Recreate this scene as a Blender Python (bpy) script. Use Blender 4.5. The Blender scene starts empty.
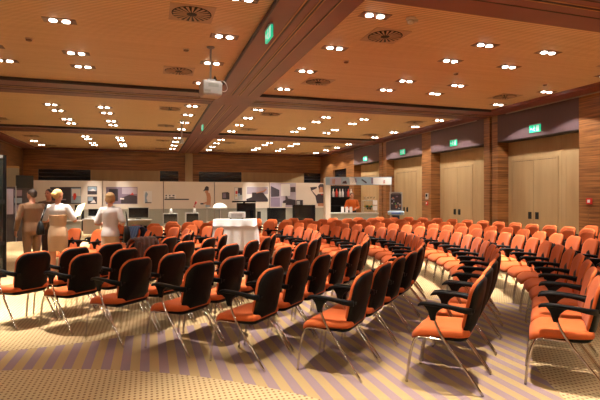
import bpy, bmesh, math, random
from mathutils import Vector, Matrix, Euler
random.seed(7)
PI = math.pi
scn = bpy.context.scene
COL = scn.collection

# ------------------------------------------------------------------ materials
def nt(name):
    m = bpy.data.materials.new(name); m.use_nodes = True
    t = m.node_tree; t.nodes.clear()
    out = t.nodes.new('ShaderNodeOutputMaterial')
    b = t.nodes.new('ShaderNodeBsdfPrincipled')
    t.links.new(b.outputs[0], out.inputs[0])
    return m, t, b
def mixc(t, fac, a, b):
    n = t.nodes.new('ShaderNodeMix'); n.data_type = 'RGBA'
    for sock, v in ((n.inputs[0], fac), (n.inputs[6], a), (n.inputs[7], b)):
        if hasattr(v, 'is_output'): t.links.new(v, sock)
        elif isinstance(v, (int, float)): sock.default_value = v
        else: sock.default_value = (*v, 1)
    return n.outputs[2]
def mth(t, op, a, b=None, c=None):
    n = t.nodes.new('ShaderNodeMath'); n.operation = op
    for i, v in enumerate((a, b, c)):
        if v is None: continue
        if hasattr(v, 'is_output'): t.links.new(v, n.inputs[i])
        else: n.inputs[i].default_value = v
    return n.outputs[0]
def coords(t, scale=(1, 1, 1), kind='Object'):
    tc = t.nodes.new('ShaderNodeTexCoord'); mp = t.nodes.new('ShaderNodeMapping')
    mp.inputs['Scale'].default_value = scale
    t.links.new(tc.outputs[kind], mp.inputs[0]); return mp.outputs[0]
def noise(t, vec, scale=5, detail=3, rough=.5):
    n = t.nodes.new('ShaderNodeTexNoise'); n.inputs['Scale'].default_value = scale
    n.inputs['Detail'].default_value = detail; n.inputs['Roughness'].default_value = rough
    t.links.new(vec, n.inputs['Vector']); return n.outputs[0]
def bump(t, b, h, strength=.3, dist=.01):
    n = t.nodes.new('ShaderNodeBump'); n.inputs['Strength'].default_value = strength
    n.inputs['Distance'].default_value = dist
    t.links.new(h, n.inputs['Height']); t.links.new(n.outputs[0], b.inputs['Normal'])
def ramp(t, fac, lo, hi):
    n = t.nodes.new('ShaderNodeMapRange'); n.inputs[1].default_value = lo; n.inputs[2].default_value = hi
    t.links.new(fac, n.inputs[0]); return n.outputs[0]

def plain(name, c, rough=.5, metal=0, spec=.5, var=.12, nscale=30, coat=0):
    m, t, b = nt(name)
    n = noise(t, coords(t), nscale, 2)
    t.links.new(mixc(t, n, tuple(x*(1-var) for x in c), tuple(min(1, x*(1+var)) for x in c)), b.inputs['Base Color'])
    b.inputs['Roughness'].default_value = rough; b.inputs['Metallic'].default_value = metal
    b.inputs['Specular IOR Level'].default_value = spec
    b.inputs['Coat Weight'].default_value = coat
    return m
def emit(name, c, s):
    m, t, b = nt(name)
    b.inputs['Base Color'].default_value = (*c, 1)
    b.inputs['Emission Color'].default_value = (*c, 1); b.inputs['Emission Strength'].default_value = s
    return m
def wood(name, dark, light, scale, rough=.4, lines=None, spec=.4, lo=.3, hi=.7):
    m, t, b = nt(name)
    v = coords(t, scale)
    n = ramp(t, noise(t, v, 1.0, 5, .6), lo, hi)
    c = mixc(t, n, dark, light)
    if lines:
        axis, pitch, width, dc, amt = lines
        sx = t.nodes.new('ShaderNodeSeparateXYZ'); t.links.new(coords(t), sx.inputs[0])
        fr = mth(t, 'FRACT', mth(t, 'DIVIDE', sx.outputs[axis], pitch))
        ln = mth(t, 'LESS_THAN', fr, width)
        c = mixc(t, mth(t, 'MULTIPLY', ln, amt), c, dc)
    t.links.new(c, b.inputs['Base Color'])
    b.inputs['Roughness'].default_value = rough; b.inputs['Specular IOR Level'].default_value = spec
    return m
def fabric(name, c, rough=.9, var=.18, sheen=.15):
    m, t, b = nt(name)
    n = noise(t, coords(t), 220, 3)
    n2 = noise(t, coords(t), 9, 2)
    k = mixc(t, n, tuple(x*(1-var) for x in c), tuple(min(1, x*(1+var)) for x in c))
    k = mixc(t, mth(t, 'MULTIPLY', n2, .25), k, tuple(x*.75 for x in c))
    t.links.new(k, b.inputs['Base Color']); b.inputs['Roughness'].default_value = rough
    b.inputs['Sheen Weight'].default_value = sheen
    b.inputs['Specular IOR Level'].default_value = .2
    bump(t, b, n, .15, .002)
    return m

def carpet():
    m, t, b = nt('carpet')
    v = coords(t)
    s = t.nodes.new('ShaderNodeSeparateXYZ'); t.links.new(v, s.inputs[0])
    X, Y = s.outputs[0], s.outputs[1]
    def disc(cx, cy, r):
        dx = mth(t, 'SUBTRACT', X, cx); dy = mth(t, 'SUBTRACT', Y, cy)
        d = mth(t, 'SQRT', mth(t, 'ADD', mth(t, 'MULTIPLY', dx, dx), mth(t, 'MULTIPLY', dy, dy)))
        return mth(t, 'LESS_THAN', d, r)
    dz = disc(-2.0, .6, 4.27)
    for a in ((-1.6, 10.9, 5.5), (6.8, 1.2, 4.1), (7.0, 9.5, 4.35), (2.5, 14.5, 6.5), (-6, 22, 9), (9, 21, 5)):
        dz = mth(t, 'MAXIMUM', dz, disc(*a))
    # stripes 0.168 m apart, running down the room
    st = mth(t, 'LESS_THAN', mth(t, 'FRACT', mth(t, 'DIVIDE', mth(t, 'ADD', X, 10.0), .168)), .5)
    fine = noise(t, v, 160, 3); big = noise(t, v, 2.2, 3)
    stripe = mixc(t, st, (.41, .275, .125), (.25, .17, .205))
    gold = (.57, .415, .215)
    # small brown dots on a 42 mm grid
    fx = mth(t, 'SUBTRACT', mth(t, 'FRACT', mth(t, 'DIVIDE', mth(t, 'ADD', X, 20.), .042)), .5)
    row = mth(t, 'FRACT', mth(t, 'DIVIDE', mth(t, 'ADD', Y, 20.), .05))
    fy = mth(t, 'SUBTRACT', row, .5)
    dd = mth(t, 'ADD', mth(t, 'MULTIPLY', fx, fx), mth(t, 'MULTIPLY', mth(t, 'MULTIPLY', fy, fy), 1.1))
    dot = mth(t, 'LESS_THAN', dd, .062)
    dotted = mixc(t, mth(t, "MULTIPLY", dot, .95), gold, (.14, .055, .022))
    c = mixc(t, dz, stripe, dotted)
    c = mixc(t, mth(t, 'MULTIPLY', fine, .35), c, (.30, .17, .06))
    c = mixc(t, mth(t, 'MULTIPLY', big, .12), c, (.40, .28, .16))
    t.links.new(c, b.inputs['Base Color']); b.inputs['Roughness'].default_value = .95
    b.inputs['Specular IOR Level'].default_value = .15
    bump(t, b, fine, .35, .004)
    return m

M = {}
M['carpet'] = carpet()
M['ceil'] = wood('ceiling_veneer', (.74, .505, .265), (.86, .62, .345), (.5, 14, 5), .45, lines=(1, .055, .3, (.22, .085, .03), .6), spec=.3)
M['beam'] = wood('mahogany_beam', (.12, .028, .022), (.165, .042, .030), (1.2, 1.2, 8), .42)
M['beamdark'] = plain('dark_groove_and_shade', (.02, .010, .008), .6)
M['gold'] = plain('brass_strip', (.50, .27, .10), .35, .6)
M['alu'] = plain('dull_metal_strip', (.45, .38, .33), .35, .7)
M['walnut'] = wood('walnut_veneer', (.10, .038, .013), (.42, .18, .06), (.9, .9, 26), .38)
M['walnutd'] = wood('dark_walnut_veneer', (.10, .043, .016), (.29, .135, .05), (.7, .7, 11), .38)
M['oak'] = wood('pale_oak_veneer', (.43, .285, .14), (.52, .36, .185), (3, 3, .5), .45)
M['oakd'] = wood('pale_oak_door', (.40, .265, .13), (.48, .33, .17), (4, 4, .4), .42)
M['purple'] = fabric('aubergine_fabric', (.115, .068, .076), .8)
M['orange'] = fabric('orange_upholstery', (.60, .122, .028), .88, .14, .06)
M['black'] = plain('black_plastic', (.005, .0047, .0047), .5, 0, .09, .2)
M['blackm'] = plain('matt_black', (.012, .012, .012), .65, 0, .3)
M['chrome'] = plain('satin_chrome', (.80, .78, .74), .16, 1.0)
M['steel'] = plain('grey_metal', (.42, .43, .43), .4, .6)
M['white'] = plain('white_lacquer', (.82, .80, .76), .45)
M['cream'] = plain('cream_panel', (.74, .64, .53), .55, var=.04, nscale=1.5)
M['grey'] = plain('grey_board', (.36, .36, .31), .6)
M['lgrey'] = plain('light_grey_plastic', (.50, .49, .46), .5)
M['screen'] = plain('dark_screen', (.008, .009, .012), .12, 0, .6)
M['frame'] = plain('bronze_plate', (.17, .085, .045), .4, .3)
M['lamp'] = emit('lit_lamp', (1, .93, .82), 40)
M['exit'] = emit('lit_green_sign', (.02, .60, .33), .9)
M['exitw'] = emit('lit_sign_white', (.6, 1, .8), .8)
M['vent'] = plain('bronze_vent', (.48, .31, .19), .45, .2)
M['red'] = plain('red_plastic', (.6, .02, .015), .4)
M['cloth'] = fabric('white_tablecloth', (.93, .90, .86), .85, .03)
M['skin'] = plain('skin', (.62, .30, .19), .55, var=.05)
M['blond'] = plain('blond_hair', (.62, .38, .13), .5, var=.35, nscale=60)
M['ash'] = plain('ash_blond_hair', (.36, .22, .09), .5, var=.4, nscale=60)
M['darkhair'] = plain('dark_hair', (.025, .014, .010), .5, var=.3, nscale=60)
M['shirtw'] = fabric('white_cotton', (.84, .80, .77), .85, .05)
M['beige'] = fabric('beige_cloth', (.66, .44, .26), .85, .06)
M['greyshirt'] = fabric('pale_grey_cotton', (.66, .61, .58), .85, .06)
M['brown'] = fabric('tan_brown_suit', (.13, .066, .030), .85, .1)
M['oshirt'] = fabric('orange_shirt', (.72, .15, .02), .8, .08)
M['navy'] = fabric('navy_cloth', (.018, .032, .075), .85, .15)
M['wool_shade'] = fabric('brown_wool_and_shade', (.06, .028, .018), .9, .15)  # trousers, and the shading painted over a chair back
M['leather'] = plain('black_leather', (.006, .005, .005), .5, 0, .15)
M['paper'] = plain('yellow_paper', (.86, .84, .38), .7, var=.05)
M['lip'] = plain('lips', (.42, .12, .09), .5)
M['eye'] = plain('eye', (.02, .015, .012), .2)
M['pviolet'] = plain('violet_print', (.22, .17, .24), .4, var=.1, nscale=4)
M['plilac'] = plain('lilac_print', (.44, .38, .46), .4, var=.12, nscale=4)
M['pdark'] = plain('dark_print', (.045, .035, .045), .35, var=.2, nscale=6)
M['pblue'] = plain('blue_print', (.30, .40, .50), .4, var=.2, nscale=6)
M['pwhite'] = plain('white_print', (.78, .74, .70), .4, var=.04)
M['pred'] = plain('red_print', (.60, .05, .03), .4)
M['pskin'] = plain('flesh_print', (.52, .24, .13), .4)
M['pgreen'] = plain('green_print', (.12, .42, .10), .4)
M['pyel'] = plain('yellow_print', (.75, .52, .06), .4)
M['cyan'] = plain('bright_blue', (.10, .20, .62), .4)
M['detector'] = plain('ivory_plastic', (.62, .50, .38), .5)
m, t, b = nt('clear_glass'); b.inputs['Base Color'].default_value = (.93, .97, .96, 1); b.inputs['Roughness'].default_value = .03
b.inputs['Transmission Weight'].default_value = 1; b.inputs['IOR'].default_value = 1.12; M['glass'] = m
m, t, b = nt('frosted_white'); b.inputs['Base Color'].default_value = (.9, .9, .9, 1); b.inputs['Roughness'].default_value = .5
M['frost'] = m
m, t, b = nt('smoked_glass'); b.inputs['Base Color'].default_value = (.02, .024, .022, 1); b.inputs['Roughness'].default_value = .1
M['smoke'] = m

# ------------------------------------------------------------------ mesh builder
class MB:
    def __init__(s): s.v = []; s.f = []; s.mi = []; s.sm = []; s.mats = []
    def _m(s, m):
        if m is None: return 0
        if m not in s.mats: s.mats.append(m)
        return s.mats.index(m)
    def add(s, vs, fs, m=None, smooth=False):
        o = len(s.v); s.v += [tuple(p) for p in vs]; k = s._m(m)
        for f in fs: s.f.append([i+o for i in f]); s.mi.append(k); s.sm.append(smooth)
        return s
    def box(s, lo, hi, m=None):
        x0, y0, z0 = lo; x1, y1, z1 = hi
        vs = [(x0,y0,z0),(x1,y0,z0),(x1,y1,z0),(x0,y1,z0),(x0,y0,z1),(x1,y0,z1),(x1,y1,z1),(x0,y1,z1)]
        return s.add(vs, [(3,2,1,0),(4,5,6,7),(0,1,5,4),(1,2,6,5),(2,3,7,6),(3,0,4,7)], m)
    def rings(s, rings, m=None, smooth=True, cap=True):
        n = len(rings[0]); vs = [p for r in rings for p in r]; fs = []
        for i in range(len(rings)-1):
            for j in range(n):
                k = (j+1) % n
                fs.append((i*n+j, i*n+k, (i+1)*n+k, (i+1)*n+j))
        if cap:
            fs.append(tuple(range(n-1, -1, -1))); fs.append(tuple((len(rings)-1)*n+j for j in range(n)))
        return s.add(vs, fs, m, smooth)
    def tube(s, pts, r, m=None, n=8, smooth=True):
        pts = [Vector(p) for p in pts]; rr = r if isinstance(r, (list, tuple)) else [r]*len(pts)
        rings = []; up = None
        for i, p in enumerate(pts):
            d = (pts[min(i+1, len(pts)-1)] - pts[max(i-1, 0)]).normalized()
            if up is None:
                up = Vector((0, 0, 1)) if abs(d.z) < .9 else Vector((1, 0, 0))
            a = d.cross(up).normalized(); bb = a.cross(d).normalized(); up = bb
            rings.append([p + (a*math.cos(2*PI*j/n) + bb*math.sin(2*PI*j/n))*rr[i] for j in range(n)])
        return s.rings(rings, m, smooth)
    def capsule(s, pts, r, n=12):            # tube with round ends
        pts = [Vector(p) for p in pts]; rr = list(r) if isinstance(r, (list, tuple)) else [r]*len(pts)
        d0 = (pts[0]-pts[1]).normalized(); d1 = (pts[-1]-pts[-2]).normalized()
        P, R = [], []
        for a in (80, 50, 25): P.append(pts[0]+d0*rr[0]*math.sin(math.radians(a))); R.append(rr[0]*math.cos(math.radians(a)))
        P += pts; R += rr
        for a in (25, 50, 80): P.append(pts[-1]+d1*rr[-1]*math.sin(math.radians(a))); R.append(rr[-1]*math.cos(math.radians(a)))
        return s.tube(P, R, None, n)
    def lathe(s, prof, c=(0, 0, 0), m=None, n=24, smooth=True):
        return s.rings([[(c[0]+r*math.cos(2*PI*j/n), c[1]+r*math.sin(2*PI*j/n), c[2]+z) for j in range(n)] for r, z in prof], m, smooth)
    def ell(s, c, r, m=None, n=16, k=10):
        return s.rings([[(c[0]+r[0]*math.sin(PI*(i+.02)/(k+.04))*math.cos(2*PI*j/n), c[1]+r[1]*math.sin(PI*(i+.02)/(k+.04))*math.sin(2*PI*j/n), c[2]-r[2]*math.cos(PI*(i+.02)/(k+.04))) for j in range(n)] for i in range(k+1)], m, True)
    def prism(s, poly, mapf, t0, t1, m=None):
        n = len(poly); vs = [mapf(x, y, t0) for x, y in poly] + [mapf(x, y, t1) for x, y in poly]
        fs = [tuple(range(n-1, -1, -1)), tuple(range(n, 2*n))] + [(i, (i+1) % n, n+(i+1) % n, n+i) for i in range(n)]
        return s.add(vs, fs, m)
    def pad(s, outline, prof, mapf, m=None, smooth=True):   # outline scaled through a profile of (scale, thickness)
        cx = sum(p[0] for p in outline)/len(outline); cy = sum(p[1] for p in outline)/len(outline)
        return s.rings([[mapf(cx+(x-cx)*k, cy+(y-cy)*k, t) for x, y in outline] for k, t in prof], m, smooth)
    def mesh(s, name, mat=None):
        me = bpy.data.meshes.new(name); me.from_pydata(s.v, [], s.f)
        for mm in (s.mats or ([mat] if mat else [])): me.materials.append(mm)
        me.polygons.foreach_set('material_index', s.mi); me.polygons.foreach_set('use_smooth', s.sm)
        me.update()
        bm = bmesh.new(); bm.from_mesh(me); bmesh.ops.recalc_face_normals(bm, faces=bm.faces); bm.to_mesh(me); bm.free()
        return me
    def build(s, name, mat=None, parent=None, loc=None):
        o = bpy.data.objects.new(name, s.mesh(name, mat)); COL.objects.link(o)
        if parent: o.parent = parent
        if loc: o.location = loc
        return o

def rrect(x0, x1, y0, y1, r, n=5):
    """rounded rectangle; r = radius or (bl, br, tr, tl)"""
    r = r if isinstance(r, tuple) else (r,)*4
    out = []
    for (cx, cy, a0, rad) in ((x0+r[0], y0+r[0], PI, r[0]), (x1-r[1], y0+r[1], 1.5*PI, r[1]), (x1-r[2], y1-r[2], 0, r[2]), (x0+r[3], y1-r[3], .5*PI, r[3])):
        for i in range(n+1):
            a = a0 + i/n*PI/2; out.append((cx+rad*math.cos(a), cy+rad*math.sin(a)))
    return out
def catmull(pts, n=5):
    P = [Vector(p) for p in pts]; P = [P[0]*2-P[1]] + P + [P[-1]*2-P[-2]]; out = []
    for i in range(1, len(P)-2):
        for k in range(n):
            t = k/n; a, b, c, d = P[i-1:i+3]
            out.append(.5*((2*b)+(c-a)*t+(2*a-5*b+4*c-d)*t*t+(3*b-a-3*c+d)*t**3))
    out.append(P[-2]); return out
def tag(o, label, cat, group=None):
    o['label'] = label; o['category'] = cat
    if group: o['group'] = group
    return o
def thing(name, label, cat, loc=(0, 0, 0), rz=0, group=None):
    o = bpy.data.objects.new(name, None); COL.objects.link(o); o.empty_display_size = .1
    o.location = loc; o.rotation_euler = (0, 0, rz); return tag(o, label, cat, group)
def struct(mb, name, mat=None, label=None, cat=None):
    o = mb.build(name, mat); o['kind'] = 'structure'
    if label: tag(o, label, cat or 'structure')
    return o
def copy_tree(o, loc, rz):
    r = o.copy(); COL.objects.link(r); r.location = loc; r.rotation_euler = (0, 0, rz)
    for ch in list(o.children):
        c = ch.copy(); COL.objects.link(c); c.parent = r
        for g in list(ch.children):
            d = g.copy(); COL.objects.link(d); d.parent = c
    return r
ORD = 'zeroth first second third fourth fifth sixth seventh eighth ninth tenth eleventh twelfth thirteenth fourteenth fifteenth sixteenth seventeenth eighteenth nineteenth twentieth'.split()
ORD += ['twenty-'+ORD[i] for i in range(1, 10)] + ['thirtieth'] + ['thirty-'+ORD[i] for i in range(1, 10)]

# ------------------------------------------------------------------ room
ZC = 4.09; XR = 10.04; XL = -6.2; YB = 27.3; Y0 = -4.5; ND = .40; BH = .07
struct(MB().box((XL-.2, Y0-.2, -.1), (XR+1.2, YB+.4, 0)), 'floor', M['carpet'], 'gold dotted carpet with a broad purple striped band', 'floor')
struct(MB().box((XL-.2, Y0-.2, ZC), (XR+1.2, YB+.4, ZC+.15)), 'ceiling', M['ceil'], 'slatted warm wood ceiling full of paired spotlights', 'ceiling')
BX0, BX1 = 1.55, 2.57
tn = 0
def trim(mb, mat, label):
    global tn
    tn += 1; return struct(mb, 'trim_%d' % tn, mat, label, 'trim')
# main beam: broad mahogany soffit with dark grooves and a brass centre strip
zb = ZC-BH
mb = MB()
mb.box((BX0, Y0, zb), (BX1, YB, ZC), M['beam'])
for x, w, mm in ((1.86, .02, 'gold'), (1.885, .03, 'beamdark'), (2.035, .015, 'gold'), (2.055, .02, 'beamdark'), (2.08, .015, 'gold'), (2.27, .02, 'beamdark'), (2.29, .012, 'gold')):
    for ya, yb in ((Y0, 4.0), (5.35, 11.35), (12.65, 18.75), (20.05, YB)):
        mb.box((x, ya, zb-.006), (x+w, yb, zb+.01), M[mm])
trim(mb, None, 'broad mahogany ceiling beam running down the hall')
CB = [(-2.7, -1.4), (4.05, 5.35), (11.35, 12.65), (18.75, 20.05), (26.75, YB)]
for i, (ya, yb) in enumerate(CB):
    for xa, xb in ((XL, BX0), (BX1, XR)):
        mb = MB().box((xa, ya, zb), (xb, yb, ZC), M['beam'])
        for fy, w, mm in ((.36, .02, 'beamdark'), (.47, .012, 'gold'), (.5, .025, 'beamdark'), (.53, .012, 'gold'), (.68, .02, 'beamdark')):
            y = ya+(yb-ya)*fy
            mb.box((xa, y, zb-.006), (xb, y+w, zb+.01), M[mm])
        trim(mb, None, 'mahogany cross beam under the ceiling')
# borders along the side walls
for xa, xb, xs in ((9.45, XR+.001, 9.98), (XL, -5.55, XL+.04)):
    for a, b2 in zip(CB[:-1], CB[1:]):
        mb = MB().box((xa, a[1], zb), (xb, b2[0], ZC), M['beam'])
        mb.box((xs, a[1], zb-.03), (xs+.02, b2[0], zb), M['alu'])
        trim(mb, None, 'mahogany border along the side wall with a metal edge')
# dark strips painting the shade on the near sides of the beams
trim(MB().box((BX0-.022, Y0, zb-.002), (BX0-.001, YB, ZC), M['beamdark']), None, 'dark strip painting the shaded side of the ceiling beam')
for ya, yb in CB[1:4]:
    trim(MB().box((XL, ya-.03, zb-.002), (BX0-.03, ya-.001, ZC), M['beamdark']).box((BX1, ya-.03, zb-.002), (9.45, ya-.001, ZC), M['beamdark']), None, 'dark strip painting the shaded side of a cross beam')

# left, back and front walls
struct(MB().box((XL-.2, Y0, 0), (XL, YB, ZC)), 'wall_left', M['walnutd'], 'dark walnut side wall', 'wall')
struct(MB().box((XL-.2, Y0-.2, 0), (XR+1.2, Y0, ZC)), 'wall_front', M['oak'], 'pale wood wall', 'wall')
# back wall: walnut band over pale panels and dark bays, pale column under the beam
mb = MB()
mb.box((XL, YB, 3.0), (XR+.5, YB+.2, ZC), M['walnut'])
def bx(px):
    u = (px-300)/470; th = math.radians(17.7)
    return YB*(math.sin(th)+u*math.cos(th))/(math.cos(th)-u*math.sin(th))
segs = [(XL, bx(38), 'walnut'), (bx(38), bx(90.5), 'd'), (bx(90.5), bx(160), 'oak'), (bx(160), bx(178.5), 'd'), (bx(178.5), bx(199), 'walnut'), (bx(199), bx(241.5), 'd'), (bx(241.5), bx(304), 'oak'), (bx(304), bx(321), 'd'), (bx(321), XR+.5, 'walnut')]
for a, b2, k in segs:
    if k == 'd': mb.box((a, YB+.1, 0), (b2, YB+.2, 3.0), M['blackm'])
    else: mb.box((a, YB, 0), (b2, YB+.2, 3.0), M[k])
struct(mb, 'wall_back', None, 'walnut back wall with pale panels', 'wall')
wn = 0
for a, b2, k in segs:
    if k == 'd':
        wn += 1
        w = MB().box((a, YB+.06, 2.0), (b2, YB+.1, 3.0), M['screen'])
        for z in (2.2, 2.4, 2.6, 2.8): w.box((a, YB+.045, z), (b2, YB+.06, z+.05), M['beamdark'])
        struct(w, 'window_%d' % wn, None, 'dark shuttered window bay above the display panels', 'window')
struct(MB().box((bx(185), YB-.12, 0), (bx(192.5), YB, ZC-BH)), 'pillar', M['oak'], 'pale wood pillar on the back wall under the ceiling beam', 'pillar')

# right wall: paired walnut pillars, deep door bays
mb = MB()
mb.box((XR+ND, Y0, 0), (XR+ND+.2, YB, ZC), M['oak'])
mb.box((XR, Y0, 0), (XR+ND, 5.6, ZC), M['walnut'])
struct(mb, 'wall_right', None, 'pale wood side wall recessed between walnut pillars', 'wall')
PILL = [(8.0, 8.92), (11.75, 12.37), (15.30, 15.92), (18.8, 19.5), (22.3, 27.3)]
pd = ['walnut pillar with a red alarm call point', 'walnut pillar between the two nearest door bays', 'walnut pillar with a grey control box', 'walnut pillar behind the bar kiosk', 'walnut wall stretch in the far corner']
for (a, b2), l in zip(PILL, pd):
    mb = MB()
    if b2-a < 1:
        c = (a+b2)/2
        if a > 8.5 and a != 15.30:
            mb.box((XR, a, 0), (XR+ND, c-.05, ZC), M['walnut']); mb.box((XR, c+.05, 0), (XR+ND, b2, ZC), M['walnut'])
            mb.box((XR+.12, c-.05, 0), (XR+ND, c+.05, ZC), M['beamdark'])
        else: mb.box((XR, a, 0), (XR+ND, b2, ZC), M['walnut'])
    else:
        mb.box((XR, a, 0), (XR+ND, 23.3, ZC), M['walnut']); mb.box((XR, 25.2, 0), (XR+ND, b2, ZC), M['walnut'])
        mb.box((XR, 23.3, 0), (XR+ND, 25.2, 2.2), M['walnut']); mb.box((XR, 23.3, 3.1), (XR+ND, 25.2, ZC), M['walnut'])
        mb.box((XR+.1, 23.3, 2.2), (XR+ND, 25.2, 3.1), M['screen'])
    struct(mb, 'pillar', None, l, 'pillar')
BAY = [(5.6, 8.0), (8.92, 11.75), (12.37, 15.30), (15.92, 18.8), (19.5, 22.3)]
bl = ['nearest', 'second', 'third', 'fourth', 'fifth']
for i, (a, b2) in enumerate(BAY):
    z1 = ZC-BH-.0
    bxo = MB().box((XR-.005, a, 3.22), (XR+ND, b2, z1), M['purple']).box((XR-.008, a, 3.20), (XR+ND, b2, 3.22), M['beamdark'])
    struct(bxo, 'wall_right_bulkhead', None, 'aubergine fabric bulkhead over a door bay', 'bulkhead')
    # double door with black plates
    c = (a+b2)/2+.42; w = 1.6; x = XR+ND
    fr = MB()
    for ya, yb, za, zb2 in ((c-w/2-.05, c-w/2, 0, 2.66), (c+w/2, c+w/2+.05, 0, 2.66), (c-w/2, c+w/2, 2.61, 2.66)):
        fr.box((x-.02, ya, za), (x, yb, zb2), M['oakd'])
    for yy in (c-w/2-.30, c-w/2-.16, c-w/2-.72):
        fr.box((x-.006, yy, 0), (x, yy+.012, 3.2), M['oakd'])
    for ya, yb in ((c-w/2+.006, c-.006), (c+.006, c+w/2-.006)):
        fr.box((x-.012, ya, .01), (x, yb, 2.6), M['oakd'])
    fr.box((x-.004, c-.006, 0), (x, c+.006, 2.6), M['beamdark'])
    fr.box((x-.004, c-w/2, 2.6), (x, c+w/2, 2.615), M['beamdark'])
    fr.box((x-.004, c-w/2-.004, 0), (x, c-w/2+.006, 2.6), M['beamdark'])
    d = struct(fr, 'door_%d' % (i+1), None, 'pale wood double door in the %s bay' % bl[i], 'door')
    for s in (-1, 1):
        h = MB().box((x-.02, c+s*.13-.06, .92), (x-.012, c+s*.13+.06, 1.12), M['blackm'])
        h.tube([(x-.02, c+s*.13, .95), (x-.06, c+s*.13, .95), (x-.06, c+s*.13, 1.09), (x-.02, c+s*.13, 1.09)], .009, M['blackm'])
        h.build('handle', None, d)
struct(MB().box((XL, Y0, 0), (XL+.02, YB, .1)), 'baseboard_left', M['beam'], 'dark baseboard', 'baseboard')

# exit signs
def exit_sign(loc, rz, label, w=.38, h=.20, plate=True):
    r = thing('exit_sign', label, 'sign', loc, rz, 'green exit signs')
    MB().prism(rrect(-w/2, w/2, -h/2, h/2, .012), lambda x, y, t: (x, t, y), -.03, .0, M['exit']).build('sign_face', None, r)
    g = MB(); f = lambda x, y, t: (x, t, y)
    for po in ([(-.15, -.06), (-.03, -.06), (-.03, .06), (-.15, .06)], ):
        pass
    # running figure, arrow, door
    g.prism([(.06, -.075), (.15, -.075), (.15, .075), (.06, .075)], f, -.034, -.03, M['exitw'])
    g.prism([(-.03, .045), (-.0, .045), (-.0, .075), (-.03, .075)], f, -.034, -.03, M['exitw'])
    g.prism([(-.06, -.0), (-.02, .04), (.01, .03), (.03, -.0), (.02, -.01), (.0, .01), (-.02, -.02), (.02, -.06), (.0, -.07), (-.04, -.03), (-.08, -.04), (-.08, -.025), (-.045, -.01), (-.04, .01)], f, -.034, -.03, M['exitw'])
    g.prism([(-.16, 0), (-.12, .035), (-.12, .012), (-.09, .012), (-.09, -.012), (-.12, -.012), (-.12, -.035)], f, -.034, -.03, M['exitw'])
    g.build('pictogram', None, r)
    MB().box((-w/2, -.04, h/2), (w/2, .0, h/2+.025), M['steel']).build('mount', None, r)
    return r
for i, (a, b2) in enumerate(BAY[1:]):
    y = (10.28, 13.9, 17.35, 20.9)[i]
    exit_sign((XR-.005, y, 3.42), -PI/2, 'lit green exit sign on the aubergine bulkhead over the %s door bay from the camera' % ('nearest', 'second', 'third', 'farthest')[i])
def beam_sign(x, y, label):
    r = exit_sign((x, y, zb-.14), -PI/2, label, .36, .17)
    MB().box((-.03, -.03, .085), (.03, -.01, .14), M['steel']).build('bracket', None, r)
beam_sign(1.64, 6.55, 'lit green exit sign hanging under the main beam near the camera')
beam_sign(1.7, 16.1, 'lit green exit sign hanging under the main beam far down the hall')

# ------------------------------------------------------------------ ceiling fittings
LAMPC = (1.0, .935, .84)
ld = bpy.data.lights.new('downlight', 'SPOT'); ld.energy = 1700; ld.color = LAMPC; ld.spot_size = math.radians(45); ld.spot_blend = 1.0; ld.shadow_soft_size = .055
lw = bpy.data.lights.new('downlight_spill', 'SPOT'); lw.energy = 30; lw.color = LAMPC; lw.spot_size = math.radians(122); lw.spot_blend = .3; lw.shadow_soft_size = .06
lb = bpy.data.lights.new('wall_washer', 'SPOT'); lb.energy = 210; lb.color = LAMPC; lb.spot_size = math.radians(114); lb.spot_blend = .12; lb.shadow_soft_size = .05
fr0 = MB().box((-.22, -.10, -.006), (.22, .10, .0)).mesh('fixture_plate', M['frame'])
lp0 = MB().lathe([(.050, -.004), (.052, -.010), (.042, -.013), (.004, -.014)], (0, 0, 0), M['lamp'], 16).mesh('lamp', None)
rg0 = MB()
for j in range(24): pass
ring = [(.07+.012*math.cos(a), .012*math.sin(a)) for a in [2*PI*k/8 for k in range(8)]]
LX = [-5.0, -2.58, -1.24, 1.12, 3.0, 5.34, 6.67, 9.12]
LXN = ['beside the left wall', 'second column from left', 'third column from left', 'just left of the beam', 'just right of the beam', 'third column from right', 'second column from right', 'along the right wall']
LYA = [5.95, 7.45, 9.0, 10.65]; LYB = [6.55, 7.5, 9.1, 10.0]
BN = {-1: 'the camera bay', 0: 'the nearest bay', 1: 'the middle bay', 2: 'the far bay'}
def fixture(x, y, label, zz=ZC):
    r = thing('ceiling_spotlight', label, 'ceiling light', (x, y, zz), 0, 'paired ceiling spotlights')
    o = bpy.data.objects.new('fixture_plate', fr0); COL.objects.link(o); o.parent = r
    for s in (-.085, .085):
        o = bpy.data.objects.new('lamp', lp0); COL.objects.link(o); o.parent = r; o.location = (s, 0, -.004)
    for q, dd in ((-.085, ld), (.085, lb if abs(x) > 9 else lw)):
        l = bpy.data.objects.new('light', dd); COL.objects.link(l); l.parent = r; l.location = (q, 0, -.05)
for bay in (-1, 0, 1, 2):
    for ci, x in enumerate(LX):
        ys = LYA if ci in (0, 3, 4, 7) else LYB
        for ri, y in enumerate(ys):
            yy = y+7.45*bay
            if bay == 1 and ci in (1, 2): yy += .35
            if bay == -1 and yy < -2.9: continue
            if bay == 2 and yy > 26.6: continue
            if bay == -1 and 4.0 < yy: continue
            if ci == 0 and bay == 2 and ri < 2: continue
            fixture(x, yy, 'paired spotlights %s, %s in %s' % (LXN[ci], ORD[ri+1], BN[bay]))
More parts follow.
